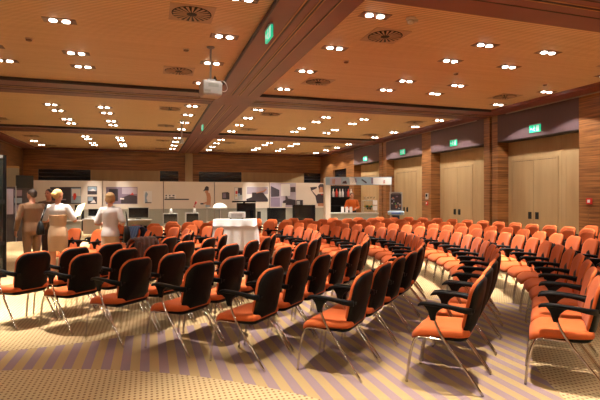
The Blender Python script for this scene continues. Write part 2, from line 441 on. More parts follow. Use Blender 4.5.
# swirl air vents
vp = MB().box((-.30, -.30, -.008), (.30, .30, 0)).mesh('vent_plate', M['vent'])
vb = MB().lathe([(.27, -.009), (.27, -.011), (.003, -.011)], n=32).mesh('vent_disc', M['blackm'])
vf = MB()
for k in range(20):
    a = 2*PI*k/20; r0, r1 = .07, .255
    ca, sa = math.cos(a), math.sin(a); w0, w1 = .004, .019
    vf.box((0, 0, 0), (0, 0, 0)) if False else None
    pts = [(ca*r0-sa*w0, sa*r0+ca*w0), (ca*r0+sa*w0, sa*r0-ca*w0), (ca*r1+sa*w1, sa*r1-ca*w1), (ca*r1-sa*w1, sa*r1+ca*w1)]
    vf.prism(pts, lambda x, y, t: (x, y, t), -.018, -.012)
vfm = vf.mesh('vent_fins', M['vent'])
VX = [-4.7, .55, 3.53, 8.55]; VN = ['by the left wall', 'left of the main beam', 'right of the main beam', 'by the right wall']
VY = [6.65, 9.75, 14.0, 17.4, 22.0, 25.7]
for i, x in enumerate(VX):
    for j, y in enumerate(VY):
        r = thing('ceiling_vent', 'round swirl vent %s, %s from the camera' % (VN[i], ORD[j+1]), 'vent', (x, y, ZC), 0, 'swirl air vents')
        for nm, me in (('plate', vp), ('disc', vb), ('fins', vfm)):
            o = bpy.data.objects.new(nm, me); COL.objects.link(o); o.parent = r
for (x, y), l in (((-1.85, 8.5), 'small round smoke detector on the ceiling left of the beam'), ((3.49, 8.1), 'small round smoke detector between the two nearest right-hand vents'), ((5.97, 8.2), 'small round smoke detector between spotlight columns right of the beam'), ((.59, 8.28), 'small round smoke detector between the two vents left of the beam'), ((8.46, 8.39), 'small round smoke detector near the right wall')):
    r = thing('smoke_detector', l, 'smoke detector', (x, y, ZC), 0, 'smoke detectors')
    MB().lathe([(.055, 0), (.055, -.012), (.045, -.018)], n=20).build('base', M['detector'], r)
    MB().lathe([(.045, -.018), (.04, -.036), (.025, -.042), (.002, -.043)], n=20).build('head', M['frame'], r)
r = thing('ceiling_sensor', 'ivory ceiling sensor beside the nearest right-hand vent', 'sensor', (3.53, 5.88, ZC))
MB().lathe([(.07, 0), (.07, -.02), (.05, -.03)], n=20).build('base', M['detector'], r)
MB().ell((.0, 0, -.055), (.05, .05, .035)).build('dome', M['detector'], r)
MB().box((.05, -.03, -.05), (.10, .03, -.01)).build('side_lobe', M['detector'], r)

# hanging projector
pr = thing('ceiling_projector', 'white projector hanging on a pole from the ceiling before the cross beam', 'projector', (.98, 8.05, ZC))
MB().lathe([(.09, 0), (.09, -.012), (.04, -.03), (.024, -.04)], n=20).build('ceiling_plate', M['steel'], pr)
MB().tube([(0, 0, -.03), (0, 0, -.56)], .022, M['steel'], 12).build('pole', None, pr)
MB().box((-.09, -.09, -.59), (.09, .09, -.555), M['steel']).tube([(.07, .0, -.56), (.1, 0, -.49), (.13, 0, -.55)], .018, M['black']).build('bracket', None, pr)
body = MB().pad(rrect(-.23, .23, -.19, .19, .04), [(.88, -.845), (1, -.81), (1, -.63), (.93, -.592)], lambda x, y, t: (x, y, t), M['lgrey'], False)
bd = body.build('case', None, pr)
MB().box((-.1, -.195, -.70), (.13, -.188, -.64), M['grey']).build('vent_grille', None, bd)
MB().box((-.19, -.194, -.79), (-.05, -.188, -.75), M['grey']).build('label_plate', None, bd)
MB().tube(catmull([(.15, 0, -.60), (.26, .02, -.545), (.36, .03, -.58), (.40, .02, -.67), (.33, 0, -.73), (.22, 0, -.72)], 5), .007, M['white']).build('cable', None, pr)
pr.rotation_euler = (0, 0, math.radians(8)); pr.scale = (.74, .74, 1)
pr2 = thing('projector_mount', 'thin pole with a small camera hanging from the far ceiling bay', 'projector mount', (1.0, 16.0, ZC))
MB().lathe([(.08, 0), (.08, -.02), (.02, -.03)], n=16).build('ceiling_plate', M['steel'], pr2)
MB().tube([(0, 0, -.02), (0, 0, -.62)], .028, M['steel'], 10).build('pole', None, pr2)
MB().box((-.06, -.06, -.78), (.06, .06, -.62), M['lgrey']).build('case', None, pr2)

# wall devices
r = thing('fire_alarm_button', 'red square fire alarm button on the nearest walnut pillar', 'alarm', (XR+.001, 8.62, 1.45))
MB().box((-.035, -.07, -.07), (0, .07, .07), M['red']).build('case', None, r)
MB().box((-.04, -.035, -.035), (-.035, .035, .035), M['white']).build('press_pane', None, r)
r = thing('control_box', 'small grey control box on the walnut pillar above a red button', 'box', (XR+.001, 15.55, 1.58))
MB().box((-.03, -.08, -.12), (0, .08, .12), M['lgrey']).build('case', None, r)
MB().box((-.034, -.05, -.02), (-.03, .05, .08), M['screen']).build('display', None, r)
r = thing('fire_alarm_button', 'red fire alarm button below the grey control box', 'alarm', (XR+.001, 15.55, 1.32))
MB().box((-.035, -.06, -.08), (0, .06, .06), M['red']).build('case', None, r)
MB().box((-.04, -.03, -.03), (-.035, .03, .03), M['white']).build('press_pane', None, r)
tag(MB().box((XR-.012, 8.28, .0), (XR, 8.66, 1.28), M['walnutd']).box((XR-.016, 8.3, .03), (XR-.012, 8.64, 1.25), M['walnut']).build('service_hatch'), 'flush walnut service hatch below the red alarm button', 'hatch')

# ------------------------------------------------------------------ chair
TILT = math.radians(13)
def chair_proto():
    root = thing('conference_chair', '', 'chair')
    # seat cushion
    def sz(y): return (-.055*max(0, (y-.10)/.14)**2) + .012*max(0, (-.08-y)/.14)
    def smap(x, y, t): return (x*(1+.03*y/.2), y, t + sz(y) - .010*math.exp(-(x*x+y*y)/.02))
    out = rrect(-.240, .240, -.215, .255, (.06, .06, .09, .09), 6)
    MB().pad(out, [(.93, .415), (.985, .42), (1, .437), (.995, .457), (.965, .472), (.90, .479), (.72, .481), (.45, .481), (.15, .481)], smap).build('seat', M['orange'], root)
    MB().pad(rrect(-.222, .222, -.205, .225, (.05, .05, .08, .08), 5), [(.80, .375), (.92, .385), (.99, .405), (1, .424), (.5, .424)], smap).build('seat_pan', M['black'], root)
    # back pad
    def bmap(x, v, t):
        y = -.205 - math.sin(TILT)*v + t*math.cos(TILT) + .95*x*x
        return (x, y, .475 + math.cos(TILT)*v + t*math.sin(TILT))
    bo = rrect(-.220, .220, -.0, .415, (.05, .05, .115, .115), 7)
    bo = [(x*(1-.07*(1-v/.415)), v + (.018*(1-(x/.220)**2) if v > .25 else 0)) for x, v in bo]
    MB().pad(bo, [(.965, -.006), (.99, -.003), (1, .006), (.988, .016), (.95, .024), (.82, .029), (.55, .031), (.2, .031)], bmap).build('backrest', M['orange'], root)
    so = rrect(-.214, .214, -.06, .405, (.055, .055, .11, .11), 7)
    so = [(x*(1-.05*(1-max(0, v)/.40)), v + (.016*(1-(x/.214)**2) if v > .25 else 0)) for x, v in so]
    sh = MB().pad(so, [(.985, .0), (1, -.008), (.99, -.020), (.94, -.030), (.6, -.037), (.2, -.038)], bmap)
    sh.prism(rrect(-.20, .20, .165, .19, .01), bmap, -.043, -.030)
    sh.build('back_shell', M['black'], root)
    for s in (-1, 1):
        # armrest: pad + bracket in one moulding
        pth = [(-.236, .640, .026, .050), (-.205, .646, .032, .048), (-.15, .656, .036, .042), (-.08, .668, .040, .034), (.04, .676, .048, .030), (.12, .676, .054, .030), (.165, .668, .050, .028), (.185, .655, .034, .018)]
        rg = []
        for y, z, w, h in pth:
            xo = .256-.022*max(0, (y+.1)/.29)-.048*max(0, (-.13-y)/.106)**1.5
            rg.append([(s*xo+a*w/2, y, z+c*h/2) for a, c in ((-1, -.5), (-.6, -1), (.6, -1), (1, -.5), (1, .5), (.6, 1), (-.6, 1), (-1, .5))])
        am = MB().rings(rg)
        bk = []
        for z, ya, yb, w in ((.664, -.035, .135, .030), (.642, -.0, .115, .028), (.612, .030, .097, .026), (.575, .042, .088, .024), (.545, .040, .078, .022)):
            bk.append([(s*.241+w/2*a, ya if c < 0 else yb, z) for a, c in ((-1, -1), (1, -1), (1, 1), (-1, 1))])
        am.rings(bk, None, False)
        am.build('armrest', M['black'], root)
        # rear leg: from the arm bracket down and back
        MB().tube(catmull([(s*.241, .062, .575), (s*.245, .02, .48), (s*.249, -.05, .365), (s*.252, -.19, .185), (s*.254, -.325, .004)], 4), .0102, M['chrome'], 8).build('leg', None, root)
        # front leg: foot, bend, rail under the seat to the rear leg
        MB().tube(catmull([(s*.236, .280, .004), (s*.236, .268, .12), (s*.235, .242, .27), (s*.233, .212, .365), (s*.231, .170, .394), (s*.231, .05, .392), (s*.236, -.03, .388), (s*.248, -.060, .350)], 4), .0102, M['chrome'], 8).build('leg', None, root)
    return root

# rows: straight at 45 degrees, a quarter turn about CC, straight again
CC = Vector((-1.7, 9.5)); S2 = math.sqrt(.5)
ROWS = [  # radius, near end (x of the back's top), y
    (2.46, (-1.34, 6.36)), (3.17, (-.69, 5.97)), (4.02, (-.16, 5.38)), (4.84, (.45, 4.86)), (5.66, (1.08, 4.25)), (6.5, (1.79, 3.78)), (7.48, (2.56, 3.26)), (8.34, (3.46, 2.93)),
    (9.2, (4.6, 2.9)), (9.95, (5.6, 2.9)), (10.65, (6.6, 3.0)), (11.45, (7.5, 3.2))]
PITCH = .566
def row_pt(r, s):
    """point and heading at arc length s past the row's arc start (s<0: the near straight)"""
    a = CC + Vector((S2*r, -S2*r)); L = r*PI/2
    if s <= 0: return a + Vector((S2, S2))*s, PI/4
    if s <= L:
        ph = -PI/4 + s/r
        return CC + Vector((math.cos(ph), math.sin(ph)))*r, ph+PI/2
    b2 = CC + Vector((S2*r, S2*r))
    return b2 + Vector((-S2, S2))*(s-L), 3*PI/4
def project(x, y, z):
    th = math.radians(17.7)
    d = x*math.sin(th)+y*math.cos(th)
    if d < .3: return None
    return 300+470*(x*math.cos(th)-y*math.sin(th))/d, 197+470*(1.55-z)/d
def aisle(p):
    # free floor between the camera-side rows and the cloth table
    q = project(p.x, p.y, .6); d = p.x*math.sin(math.radians(17.7))+p.y*math.cos(math.radians(17.7))
    return 212 < q[0] < 262 and 8.6 < d < 12.6
proto = chair_proto()
first = True
TABLE = Vector((1.94, 11.15))
ROWNAME = ['innermost row', 'second row', 'third row', 'fourth row', 'fifth row', 'sixth row', 'seventh row', 'eighth row', 'ninth row', 'tenth row', 'eleventh row', 'outermost row']
chairs = []
def put_chair(top, face, label):
    global first
    f = Vector((math.cos(face), math.sin(face)))
    loc = top + f*.30
    o = proto if first else copy_tree(proto, (0, 0, 0), 0)
    first = False
    j = random.uniform(-.018, .018)
    o.location = (loc.x, loc.y, 0); o.rotation_euler = (0, 0, face-PI/2+j)
    tag(o, label, 'chair', 'orange conference chairs in curved rows'); chairs.append((o, top, face)); return o
for k, (r, e) in enumerate(ROWS):
    r += (.05, .05, .05, .05, .05, .05, .01, .03, 0, 0, 0, 0)[k]
    a = CC + Vector((S2*r, -S2*r))
    s = (Vector(e)-a).dot(Vector((S2, S2))) + (.028 if k < 8 else 0)
    n = 0
    L = r*PI/2
    while True:
        p, hd = row_pt(r, s)
        end = s > L*.5 and (p.y - p.x > 12.85 or p.y > 14.05)
        if end or s > 40: break
        face = hd + PI/2
        loc = p + Vector((math.cos(face), math.sin(face)))*.30
        pq = project(p.x, p.y, .75); pl = project(loc.x, loc.y, .45)
        ok = p.x < 9.72 and (loc-TABLE).length > .93 and not aisle(loc) and pl is not None and pl[0] < 640 and (k < 11 or 6.6 < p.y < 8.9)
        if ok:
            n += 1
            if k > 7: lab = 'orange chair in the %s, %s in view counted from the camera' % (ROWNAME[k], ORD[n])
            elif n == 1: lab = 'orange chair with black back, at the near end of the %s' % ROWNAME[k]
            else: lab = 'orange chair with black back, %s from the near end of the %s' % (ORD[n], ROWNAME[k])
            put_chair(p, face, lab)
        # the inner ends of the arms meet on a tight turn: open the pitch there
        s += max(PITCH, .538/(1-.5/r)) if -.3 <= s <= L else PITCH
r, s, n = 1.72, 1.55, 0
while n < 5:                       # short inner row on the far side
    p, hd = row_pt(r, s); n += 1; s += .80 if s < r*PI/2 + .3 else PITCH
    if p.y - p.x > 12.35: break
    put_chair(p, hd+PI/2, 'orange chair facing left, %s of the short inner row beyond the woman in grey' % ORD[n])
put_chair(Vector((-.93, 10.33)), math.radians(224), 'orange chair facing left just beyond the woman in grey')
put_chair(Vector((-1.47, 10.84)), math.radians(224), 'orange chair facing left between the two standing women')
print('CHAIRS', len(chairs))

# ------------------------------------------------------------------ cloth-covered table and its projector
def tablecloth(w, d, h, label):
    n = 96; rings = []
    def base(t):
        # rounded rectangle perimeter
        out = rrect(-w/2, w/2, -d/2, d/2, .03, 4); per = []
        L = [math.dist(out[i], out[(i+1) % len(out)]) for i in range(len(out))]; tot = sum(L); q = t*tot
        for i, l in enumerate(L):
            if q <= l or i == len(L)-1:
                p0, p1 = out[i], out[(i+1) % len(out)]; u = q/max(l, 1e-6)
                return p0[0]+(p1[0]-p0[0])*u, p0[1]+(p1[1]-p0[1])*u
            q -= l
    for z, amp, gr in ((h, 0, .97), (h+.004, 0, .6), ):
        pass
    prof = [(h+.004, 0, .2), (h+.004, 0, .7), (h+.003, 0, .98), (h-.008, .002, 1.0), (h-.15, .010, 1.01), (h-.153, .012, 1.014), (h-.156, .014, .995), (h-.28, .040, 1.01), (h-.45, .050, 1.02), (.30, .055, 1.05), (.012, .060, 1.07)]
    for z, amp, g in prof:
        rg = []
        for j in range(n):
            x, y = base(j/n); ph = j/n*2*PI*11
            k = 1 + (amp/.5)*math.sin(ph+.6*math.sin(j*.37))
            rg.append((x*g*k, y*g*k, z))
        rings.append(rg)
    return MB().rings(rings, M['cloth'], True, False).add(rings[0], [tuple(range(n))], M['cloth'])
tr = thing('buffet_table', 'tall table under a pleated white cloth among the chairs', 'table', (TABLE.x, TABLE.y, 0), math.radians(-17))
t0 = MB().box((-.45, -.25, .985), (.45, .25, 1.015), M['oak']).build('tabletop', None, tr)
for sx in (-.39, .39):
    for sy in (-.19, .19):
        MB().tube([(sx, sy, 0), (sx, sy, .985)], .018, M['chrome']).build('leg', None, tr)
tc = tablecloth(.98, .60, 1.02, '').build('tablecloth')
tc.location = (TABLE.x, TABLE.y, 0); tc.rotation_euler = (0, 0, math.radians(-17))
tag(tc, 'white pleated cloth draped to the floor over the tall table', 'tablecloth')
pj = thing('table_projector', 'silver white projector on the white cloth of the tall table', 'projector', (TABLE.x+.05, TABLE.y+.05, 1.026), math.radians(-17))
pb = MB().pad(rrect(-.19, .19, -.16, .16, .03), [(.94, .02), (1, .035), (1, .145), (.94, .165)], lambda x, y, t: (x, y, t), M['white'], False).build('case', None, pj)
MB().box((-.12, -.163, .055), (.14, -.158, .13), M['lgrey']).build('vent_grille', None, pb)
MB().tube([(-.185, 0, .09), (-.215, 0, .09)], .045, M['screen'], 14).build('lens', None, pj)
for sx in (-.14, .14): MB().lathe([(.02, 0), (.02, .022)], (sx, -.1, 0), M['black'], 10).build('foot', None, pj)

# ------------------------------------------------------------------ people
def solid(mb, name, mat, parent=None, vox=.011, smooth=6):
    """voxel-unite overlapping shapes into one continuous smooth surface"""
    me = mb.mesh(name+'_raw', mat); o = bpy.data.objects.new(name, me); COL.objects.link(o)
    md = o.modifiers.new('r', 'REMESH'); md.mode = 'VOXEL'; md.voxel_size = vox; md.use_smooth_shade = True
    sm = o.modifiers.new('s', 'SMOOTH'); sm.factor = .5; sm.iterations = smooth
    dg = bpy.context.evaluated_depsgraph_get(); me2 = bpy.data.meshes.new_from_object(o.evaluated_get(dg))
    me2.name = name; o.modifiers.clear(); o.data = me2; me2.materials.clear(); me2.materials.append(mat)
    for p in me2.polygons: p.use_smooth = True
    if parent: o.parent = parent
    return o
def loft(mb, secs, n=20):     # (cx, cy, z, rx, ry)
    mb.rings([[(cx+rx*math.cos(2*PI*j/n), cy+ry*math.sin(2*PI*j/n), z) for j in range(n)] for cx, cy, z, rx, ry in secs])
def hand(mb, wrist, direc, side, palm_dir):
    """palm, four curled fingers of unequal length and a thumb; side = +1 right"""
    w = Vector(wrist); d = Vector(direc).normalized(); pn = Vector(palm_dir).normalized()
    lat = d.cross(pn).normalized()*side
    pc = w + d*.045
    for q in (-.026, -.009, .009, .026):
        mb.capsule([w + lat*q*.7, pc + lat*q, w + d*.085 + lat*q], [.015, .014, .012], 8)
    for q, ln in ((-.029, .058), (-.010, .076), (.010, .082), (.029, .072)):
        b0 = w + d*.085 + lat*q
        mb.capsule([b0, b0+d*ln*.45+pn*.008, b0+d*ln*.75+pn*.026, b0+d*ln*.9+pn*.045], [.0095, .009, .0085, .0075], 8)
    tb = w + d*.02 + lat*.03
    mb.capsule([tb, tb+d*.03+lat*.022+pn*.012, tb+d*.06+lat*.026+pn*.028], [.0125, .011, .009], 8)
def person(label, loc, rz, H, female, hair, hairmat, arms, top, bottom, turn=0, shoes='leather'):
    """faces +y locally. arms: (elbow, wrist, hand dir, palm dir) for left (-x) and right."""
    k = H/1.72
    root = thing('person', label, 'person', loc, rz)
    S = lambda *p: tuple(c*k for c in p)
    sw = .153 if female else .195
    hipw = .148 if female else .16
    b = MB()
    waist = .110 if female else .148
    tors = [(0, .0, .80, hipw*.85, .10), (0, 0, .88, hipw, .118), (0, 0, .96, hipw*.95, .11), (0, .005, 1.06, waist, .092), (0, .005, 1.16, waist*1.08, .098), (0, .01, 1.26, sw*.86, .112), (0, 0, 1.34, sw*.92, .104), (0, -.005, 1.40, sw*.80, .082), (0, -.008, 1.435, sw*.45, .062), (0, -.005, 1.455, .055, .055)]
    loft(b, [S(*q) for q in tors])
    nk = .050 if female else .058
    b.capsule([S(0, -.005, 1.42), S(0, .0, 1.48), S(0, .012, 1.54)], [nk*k, nk*.95*k, nk*.95*k])
    # head, turned
    R = Matrix.Rotation(turn, 3, 'Z'); hc = Vector(S(0, .018, 1.61))
    hm = MB()
    hm.ell((0, -.008, .020), (.074, .093, .092)); hm.ell((0, .020, -.030), (.060, .068, .080)); hm.ell((0, .052, -.075), (.032, .030, .028))
    hm.capsule([(0, .088, .012), (0, .104, -.014), (0, .108, -.024)], [.009, .012, .013]); hm.ell((-.010, .1, -.027), (.009, .009, .008)); hm.ell((.010, .1, -.027), (.009, .009, .008))
    hm.ell((0, .083, -.052), (.022, .012, .010))
    for s in (-1, 1):
        hm.ell((s*.075, -.004, -.008), (.009, .019, .030)); hm.ell((s*.034, .074, .024), (.020, .012, .008))
    o0 = len(b.v)
    b.add([tuple(hc + (R @ Vector(v))*k) for v in hm.v], hm.f, None, True)
    for i, s in enumerate((-1, 1)):
        el, wr, hd, pn = arms[i]
        sh = Vector(S(s*sw, -.005, 1.385))
        el = Vector(S(*el)); wr = Vector(S(*wr))
        b.capsule([sh, sh.lerp(el, .5), el, el.lerp(wr, .3), wr], [.050*k, .043*k, .037*k, .038*k, .025*k])
        hand(b, wr, hd, s, pn)
        hx = s*.085*k
        b.capsule([(hx, 0, .86*k), (s*.088*k, .008, .66*k), (s*.085*k, .004, .48*k), (s*.085*k, -.012, .34*k), (s*.083*k, -.01, .10*k), (s*.083*k, -.012, .07*k)], [.088*k, .074*k, .054*k, .054*k, .034*k, .036*k])
        b.capsule([(s*.083*k, -.02, .045), (s*.088*k, .06, .035), (s*.092*k, .13, .025)], [.034, .034, .026])
    body = solid(b, 'body', M['skin'], root)
    # face
    for s in (-1, 1):
        e = MB().ell((0, 0, 0), (.011*k, .006*k, .007*k)).build('eye', M['eye'], root); e.location = hc + (R @ Vector((s*.031, .083, .012)))*k; e.rotation_euler = (0, 0, turn)
    e = MB().ell((0, 0, 0), (.021*k, .006*k, .006*k)).build('mouth', M['lip'], root); e.location = hc + (R @ Vector((0, .093, -.053)))*k; e.rotation_euler = (0, 0, turn)
    # hair
    h = MB()
    if hair == 'bun':
        h.ell((0, -.020, .034), (.077, .092, .085)); h.ell((0, -.115, .010), (.046, .042, .046)); h.ell((0, -.062, -.015), (.058, .05, .05))
    elif hair == 'bob':
        h.ell((0, -.020, .034), (.083, .098, .088)); h.ell((0, -.055, -.025), (.080, .06, .07))
        for s in (-1, 1): h.ell((s*.066, -.004, -.010), (.022, .05, .065))
    else:
        h.ell((0, -.020, .036), (.081, .094, .086)); h.ell((0, -.06, -.005), (.066, .045, .055))
    h2 = MB(); h2.add([tuple(hc + (R @ Vector(v))*k) for v in h.v], h.f, None, True)
    solid(h2, 'hair', M[hairmat], root, .010, 3)
    # clothes
    def sleeve(m, i, frac, ex=.010):
        s = (-1, 1)[i]; el, wr = Vector(S(*arms[i][0])), Vector(S(*arms[i][1])); sh = Vector(S(s*sw, -.005, 1.385))
        if frac <= 1: m.capsule([sh, sh.lerp(el, frac*.5), sh.lerp(el, frac)], [.058*k+ex*.3, .052*k+ex, .050*k+ex])
        else: m.capsule([sh, sh.lerp(el, .5), el, el.lerp(wr, .4), el.lerp(wr, .9)], [.058*k, .054*k+ex*.5, .050*k+ex*.5, .047*k+ex*.5, .036*k+ex])
    for part, mat, kind, z0, z1, fr in top:
        m = MB(); ex = .014 if kind != 'coat' else .026
        secs = [q for q in tors if z0-.001 <= q[2] <= min(z1, 1.437)]
        flare = 1.0
        loft(m, [S(cx, cy, z, rx+ex, ry+ex) for cx, cy, z, rx, ry in secs])
        if fr:
            for i in (0, 1): sleeve(m, i, fr)
        if z1 > 1.4:
            m.capsule([S(-sw*.8, -.008, 1.395), S(0, -.01, 1.425), S(sw*.8, -.008, 1.395)], [.05*k, .055*k, .05*k])
        solid(m, part, M[mat], root, .011, 5)
    for part, mat, kind, zt, zb2 in bottom:
        m = MB()
        if kind == 'skirt':
            hw = hipw+.022
            loft(m, [S(0, .004, zt, waist+.016, .112), S(0, .0, .98, hipw*.98+.014, .128), S(0, 0, .88, hw, .138), S(0, .004, (.88+zb2)/2, hw*.99, .132), S(0, .006, zb2, hw*.93, .125)])
        else:
            loft(m, [S(0, 0, 1.04, waist+.02, .108), S(0, 0, .96, hipw+.012, .125), S(0, 0, .84, hipw+.015, .128), S(0, 0, .79, hipw, .11)])
            for s in (-1, 1):
                m.capsule([(s*.085*k, 0, .86*k), (s*.088*k, .006, .66*k), (s*.086*k, .003, .48*k), (s*.085*k, -.008, .34*k), (s*.084*k, -.005, .09*k)], [.10*k, .088*k, .072*k, .068*k, .062*k])
        solid(m, part, M[mat], root, .012, 5)
    for s in (-1, 1):
        m = MB(); m.capsule([(s*.083*k, -.03, .05), (s*.088*k, .06, .042), (s*.092*k, .14, .032)], [.044, .044, .034])
        sh = solid(m, 'shoe', M[shoes], root, .01, 2)
    return root

VIEW = lambda px: math.radians(-(17.7+math.degrees(math.atan((px-300)/470))))
# woman with sheet of paper, seen from behind
A1 = ((-.245, .02, 1.13), (-.12, .22, 1.20), (.5, .6, .3), (.6, .3, .6)), ((.285, .02, 1.13), (.22, .21, 1.22), (-.2, .7, .35), (-.7, .2, .5))
w1 = (-1.56, 9.27)
person('woman with blond bun and beige dress standing, holding yellow paper, back turned', (*w1, 0), math.radians(-4), 1.69, True, 'bun', 'blond', A1,
       [('blouse', 'shirtw', 'shirt', 1.20, 1.5, .75), ('waistcoat', 'beige', 'coat', 1.04, 1.27, 0)], [('skirt', 'beige', 'skirt', 1.08, .60)], math.radians(-25))
c, s_ = math.cos(math.radians(-4)), math.sin(math.radians(-4))
def at1(x, y, z): return (w1[0]+c*x-s_*y, w1[1]+s_*x+c*y, z)
pp = MB().prism([(-.105, -.148), (.105, -.148), (.105, .148), (-.105, .148)], lambda x, y, t: (x, y, t+.02*x*x*10), 0, .004, M['paper'])
pp = pp.build('paper_sheet'); pp.location = at1(.285, .315, 1.295); pp.rotation_euler = (math.radians(52), math.radians(-18), math.radians(-40))
tag(pp, 'yellow white sheet of paper in the hand of the woman with the bun', 'paper')
bag = thing('handbag', 'black handbag hanging from the shoulder of the woman with the bun', 'bag', at1(-.235, -.16, .90), math.radians(15))
MB().prism([(-.02, 0), (.02, 0), (.02, .0), (-.02, .0)], lambda x, y, t: (x, t, y), 0, 0) if False else None
bb = MB()
bb.rings([[(x*wx, y*wy, z) for x, y in rrect(-1, 1, -1, 1, .4, 3)] for z, wx, wy in ((0, .05, .14), (.01, .06, .155), (.10, .055, .15), (.20, .035, .115), (.235, .02, .09))], M['leather'])
bb.build('pouch', None, bag)
MB().tube(catmull([(.0, -.085, .22), (.03, -.075, .32), (.075, -.02, .50), (.10, .03, .505), (.035, .075, .32), (.0, .085, .22)], 6), .008, M['leather']).build('strap', None, bag)
# woman in pale grey shirt
A2 = ((-.25, -.03, 1.11), (-.13, .20, 1.12), (.5, .7, .1), (.7, .2, .5)), ((.25, -.03, 1.11), (.13, .20, 1.12), (-.5, .7, .1), (-.7, .2, .5))
w2 = (-.69, 9.22)
person('woman with short ash blond hair in pale grey shirt and beige skirt, back turned', (*w2, 0), math.radians(-12), 1.63, True, 'bob', 'ash', A2,
       [('shirt', 'greyshirt', 'coat', .88, 1.5, .8)], [('skirt', 'beige', 'skirt', 1.08, .55)], math.radians(-14))
bag2 = thing('shoulder_bag', 'black shoulder bag beside the woman in the grey shirt', 'bag', (w2[0]+.285, w2[1]-.02, .72), math.radians(5))
bb = MB().rings([[(x*wx, y*wy, z) for x, y in rrect(-1, 1, -1, 1, .4, 3)] for z, wx, wy in ((0, .05, .15), (.012, .06, .165), (.18, .055, .16), (.29, .03, .12))], M['leather']); bb.build('pouch', None, bag2)
MB().tube(catmull([(.0, -.1, .28), (-.0, -.08, .42), (-.02, -.01, .56), (-.0, .08, .42), (.0, .1, .28)], 6), .009, M['leather']).build('strap', None, bag2)
# men
A3 = ((-.27, -.03, 1.12), (-.26, .10, .90), (.0, .4, -.9), (.8, .2, 0)), ((.27, -.03, 1.12), (.26, .10, .90), (.0, .4, -.9), (-.8, .2, 0))
person('man in tan brown suit standing left of the woman with the bun', (-2.25, 10.6, 0), math.radians(35), 1.70, False, 'short', 'darkhair', A3,
       [('jacket', 'brown', 'coat', .80, 1.5, 2)], [('trousers', 'brown', 'trousers', 1.04, .08)], math.radians(20))
person('dark haired man in brown facing the camera behind the woman with the bun', (-2.24, 12.2, 0), math.radians(172), 1.73, False, 'short', 'darkhair', A3,
       [('jacket', 'brown', 'coat', .80, 1.5, 2)], [('trousers', 'wool_shade', 'trousers', 1.04, .08)], math.radians(-15))
A5 = ((-.27, .03, 1.12), (-.17, .26, 1.08), (.2, .9, -.1), (.3, .1, -.8)), ((.27, .03, 1.12), (.17, .26, 1.08), (-.2, .9, -.1), (-.3, .1, -.8))
BAR = (7.95, 17.55)
person('bartender in bright orange shirt standing behind the bar counter', (BAR[0]-.02, BAR[1]+.25, 0), math.radians(155), 1.72, False, 'short', 'darkhair', A5,
       [('shirt', 'oshirt', 'shirt', .96, 1.5, 2)], [('trousers', 'blackm', 'trousers', 1.04, .08)], math.radians(10))

# jacket left on a chair, and brown cloth painting shade on another
def draped(name, mat, top, face, label, w=.42, drop=.40, cat='jacket'):
    f = Vector((math.cos(face), math.sin(face))); root = thing(name, label, cat, (top.x, top.y, 0), face-PI/2)
    # hangs over the back's top edge, front and rear
    prof = [(.155, .62), (.115, .75), (.08, .86), (.045, .918), (-.01, .93), (-.060, .90), (-.062, .80), (-.055, .90-drop), (-.055, .885-drop)]
    n = 14; rr_ = []
    for i in range(n+1):
        x = -w/2+w*i/n; wob = .012*math.sin(i*1.9)+.007*math.sin(i*4.1)
        rr_.append([(x*(1+.05*math.sin(j*1.3)), y+(wob if abs(y) > .04 else 0)*(1 if y > 0 else -1)+.3*x*x, z-.10*x*x+.01*math.sin(i*2+j)) for j, (y, z) in enumerate(prof)])
    vs = [p for r in rr_ for p in r]; m_ = len(prof); fs = [(i*m_+j, i*m_+j+1, (i+1)*m_+j+1, (i+1)*m_+j) for i in range(n) for j in range(m_-1)]
    o = MB().add(vs, fs, None, True).build('cloth', M[mat], root)
    md = o.modifiers.new('t', 'SOLIDIFY'); md.thickness = .016; md.offset = 1
    for s in (-1, 1):
        MB().capsule([(s*w*.42, -.098, .86), (s*w*.47, -.105, .70), (s*w*.44, -.10, .52)], [.034, .033, .03]).build('sleeve', M[mat], root)
    return root
def nearest(px, py):
    best = None
    for o, top, face in chairs:
        q = project(top.x, top.y, .88)
        d = abs(q[0]-px)+2*abs(q[1]-py)
        if best is None or d < best[0]: best = (d, top, face, o)
    return best
b1 = nearest(142, 241); draped('chair_back_shade', 'wool_shade', b1[1], b1[2], 'dark brown cloth painting the shade on a chair back behind the woman in grey', cat='coat')  # added cloth standing in for the shading on this chair back
b2 = nearest(133, 232); draped('draped_jacket', 'navy', b2[1], b2[2], 'navy blue jacket hung over a chair back beside the woman in grey')

# ------------------------------------------------------------------ exhibition panels along the back
YP = 25.5
def PX(px, Y=YP):
    u = (px-300)/470; th = math.radians(17.7); d = Y/(math.cos(th)-u*math.sin(th))
    return d*(math.sin(th)+u*math.cos(th))
def PZ(px, py, Y=YP):
    u = (px-300)/470; th = math.radians(17.7); d = Y/(math.cos(th)-u*math.sin(th))
    return 1.55+(197-py)/470*d
joints = [30.5, 102.5, 163.5, 214.5, 269.5, 326]
pn = ['with a dark poster and two small pictures', 'behind the woman in grey', 'with a shelf line and a man in a cap', 'with device pictures and a lounge photo', 'with a violet room photo and a woman in black']
for i in range(5):
    xa, xb = PX(joints[i])+.01, PX(joints[i+1])-.01
    r = thing('exhibition_board', 'cream exhibition panel %s' % pn[i], 'display panel', ((xa+xb)/2, YP+.06, 0), 0, 'exhibition panels at the back')
    w = (xb-xa)/2
    MB().box((-w, -.04, .93), (w, .04, 2.36), M['cream']).build('board', None, r)
    MB().box((-w, -.02, .05), (w, .02, .93), M['grey']).build('lower_board', None, r)
    for sx in (-1, 1): MB().box((sx*w-.02 if sx > 0 else -w, -.041, 0), (w if sx > 0 else -w+.02, .05, 2.37), M['alu']).build('post', None, r)
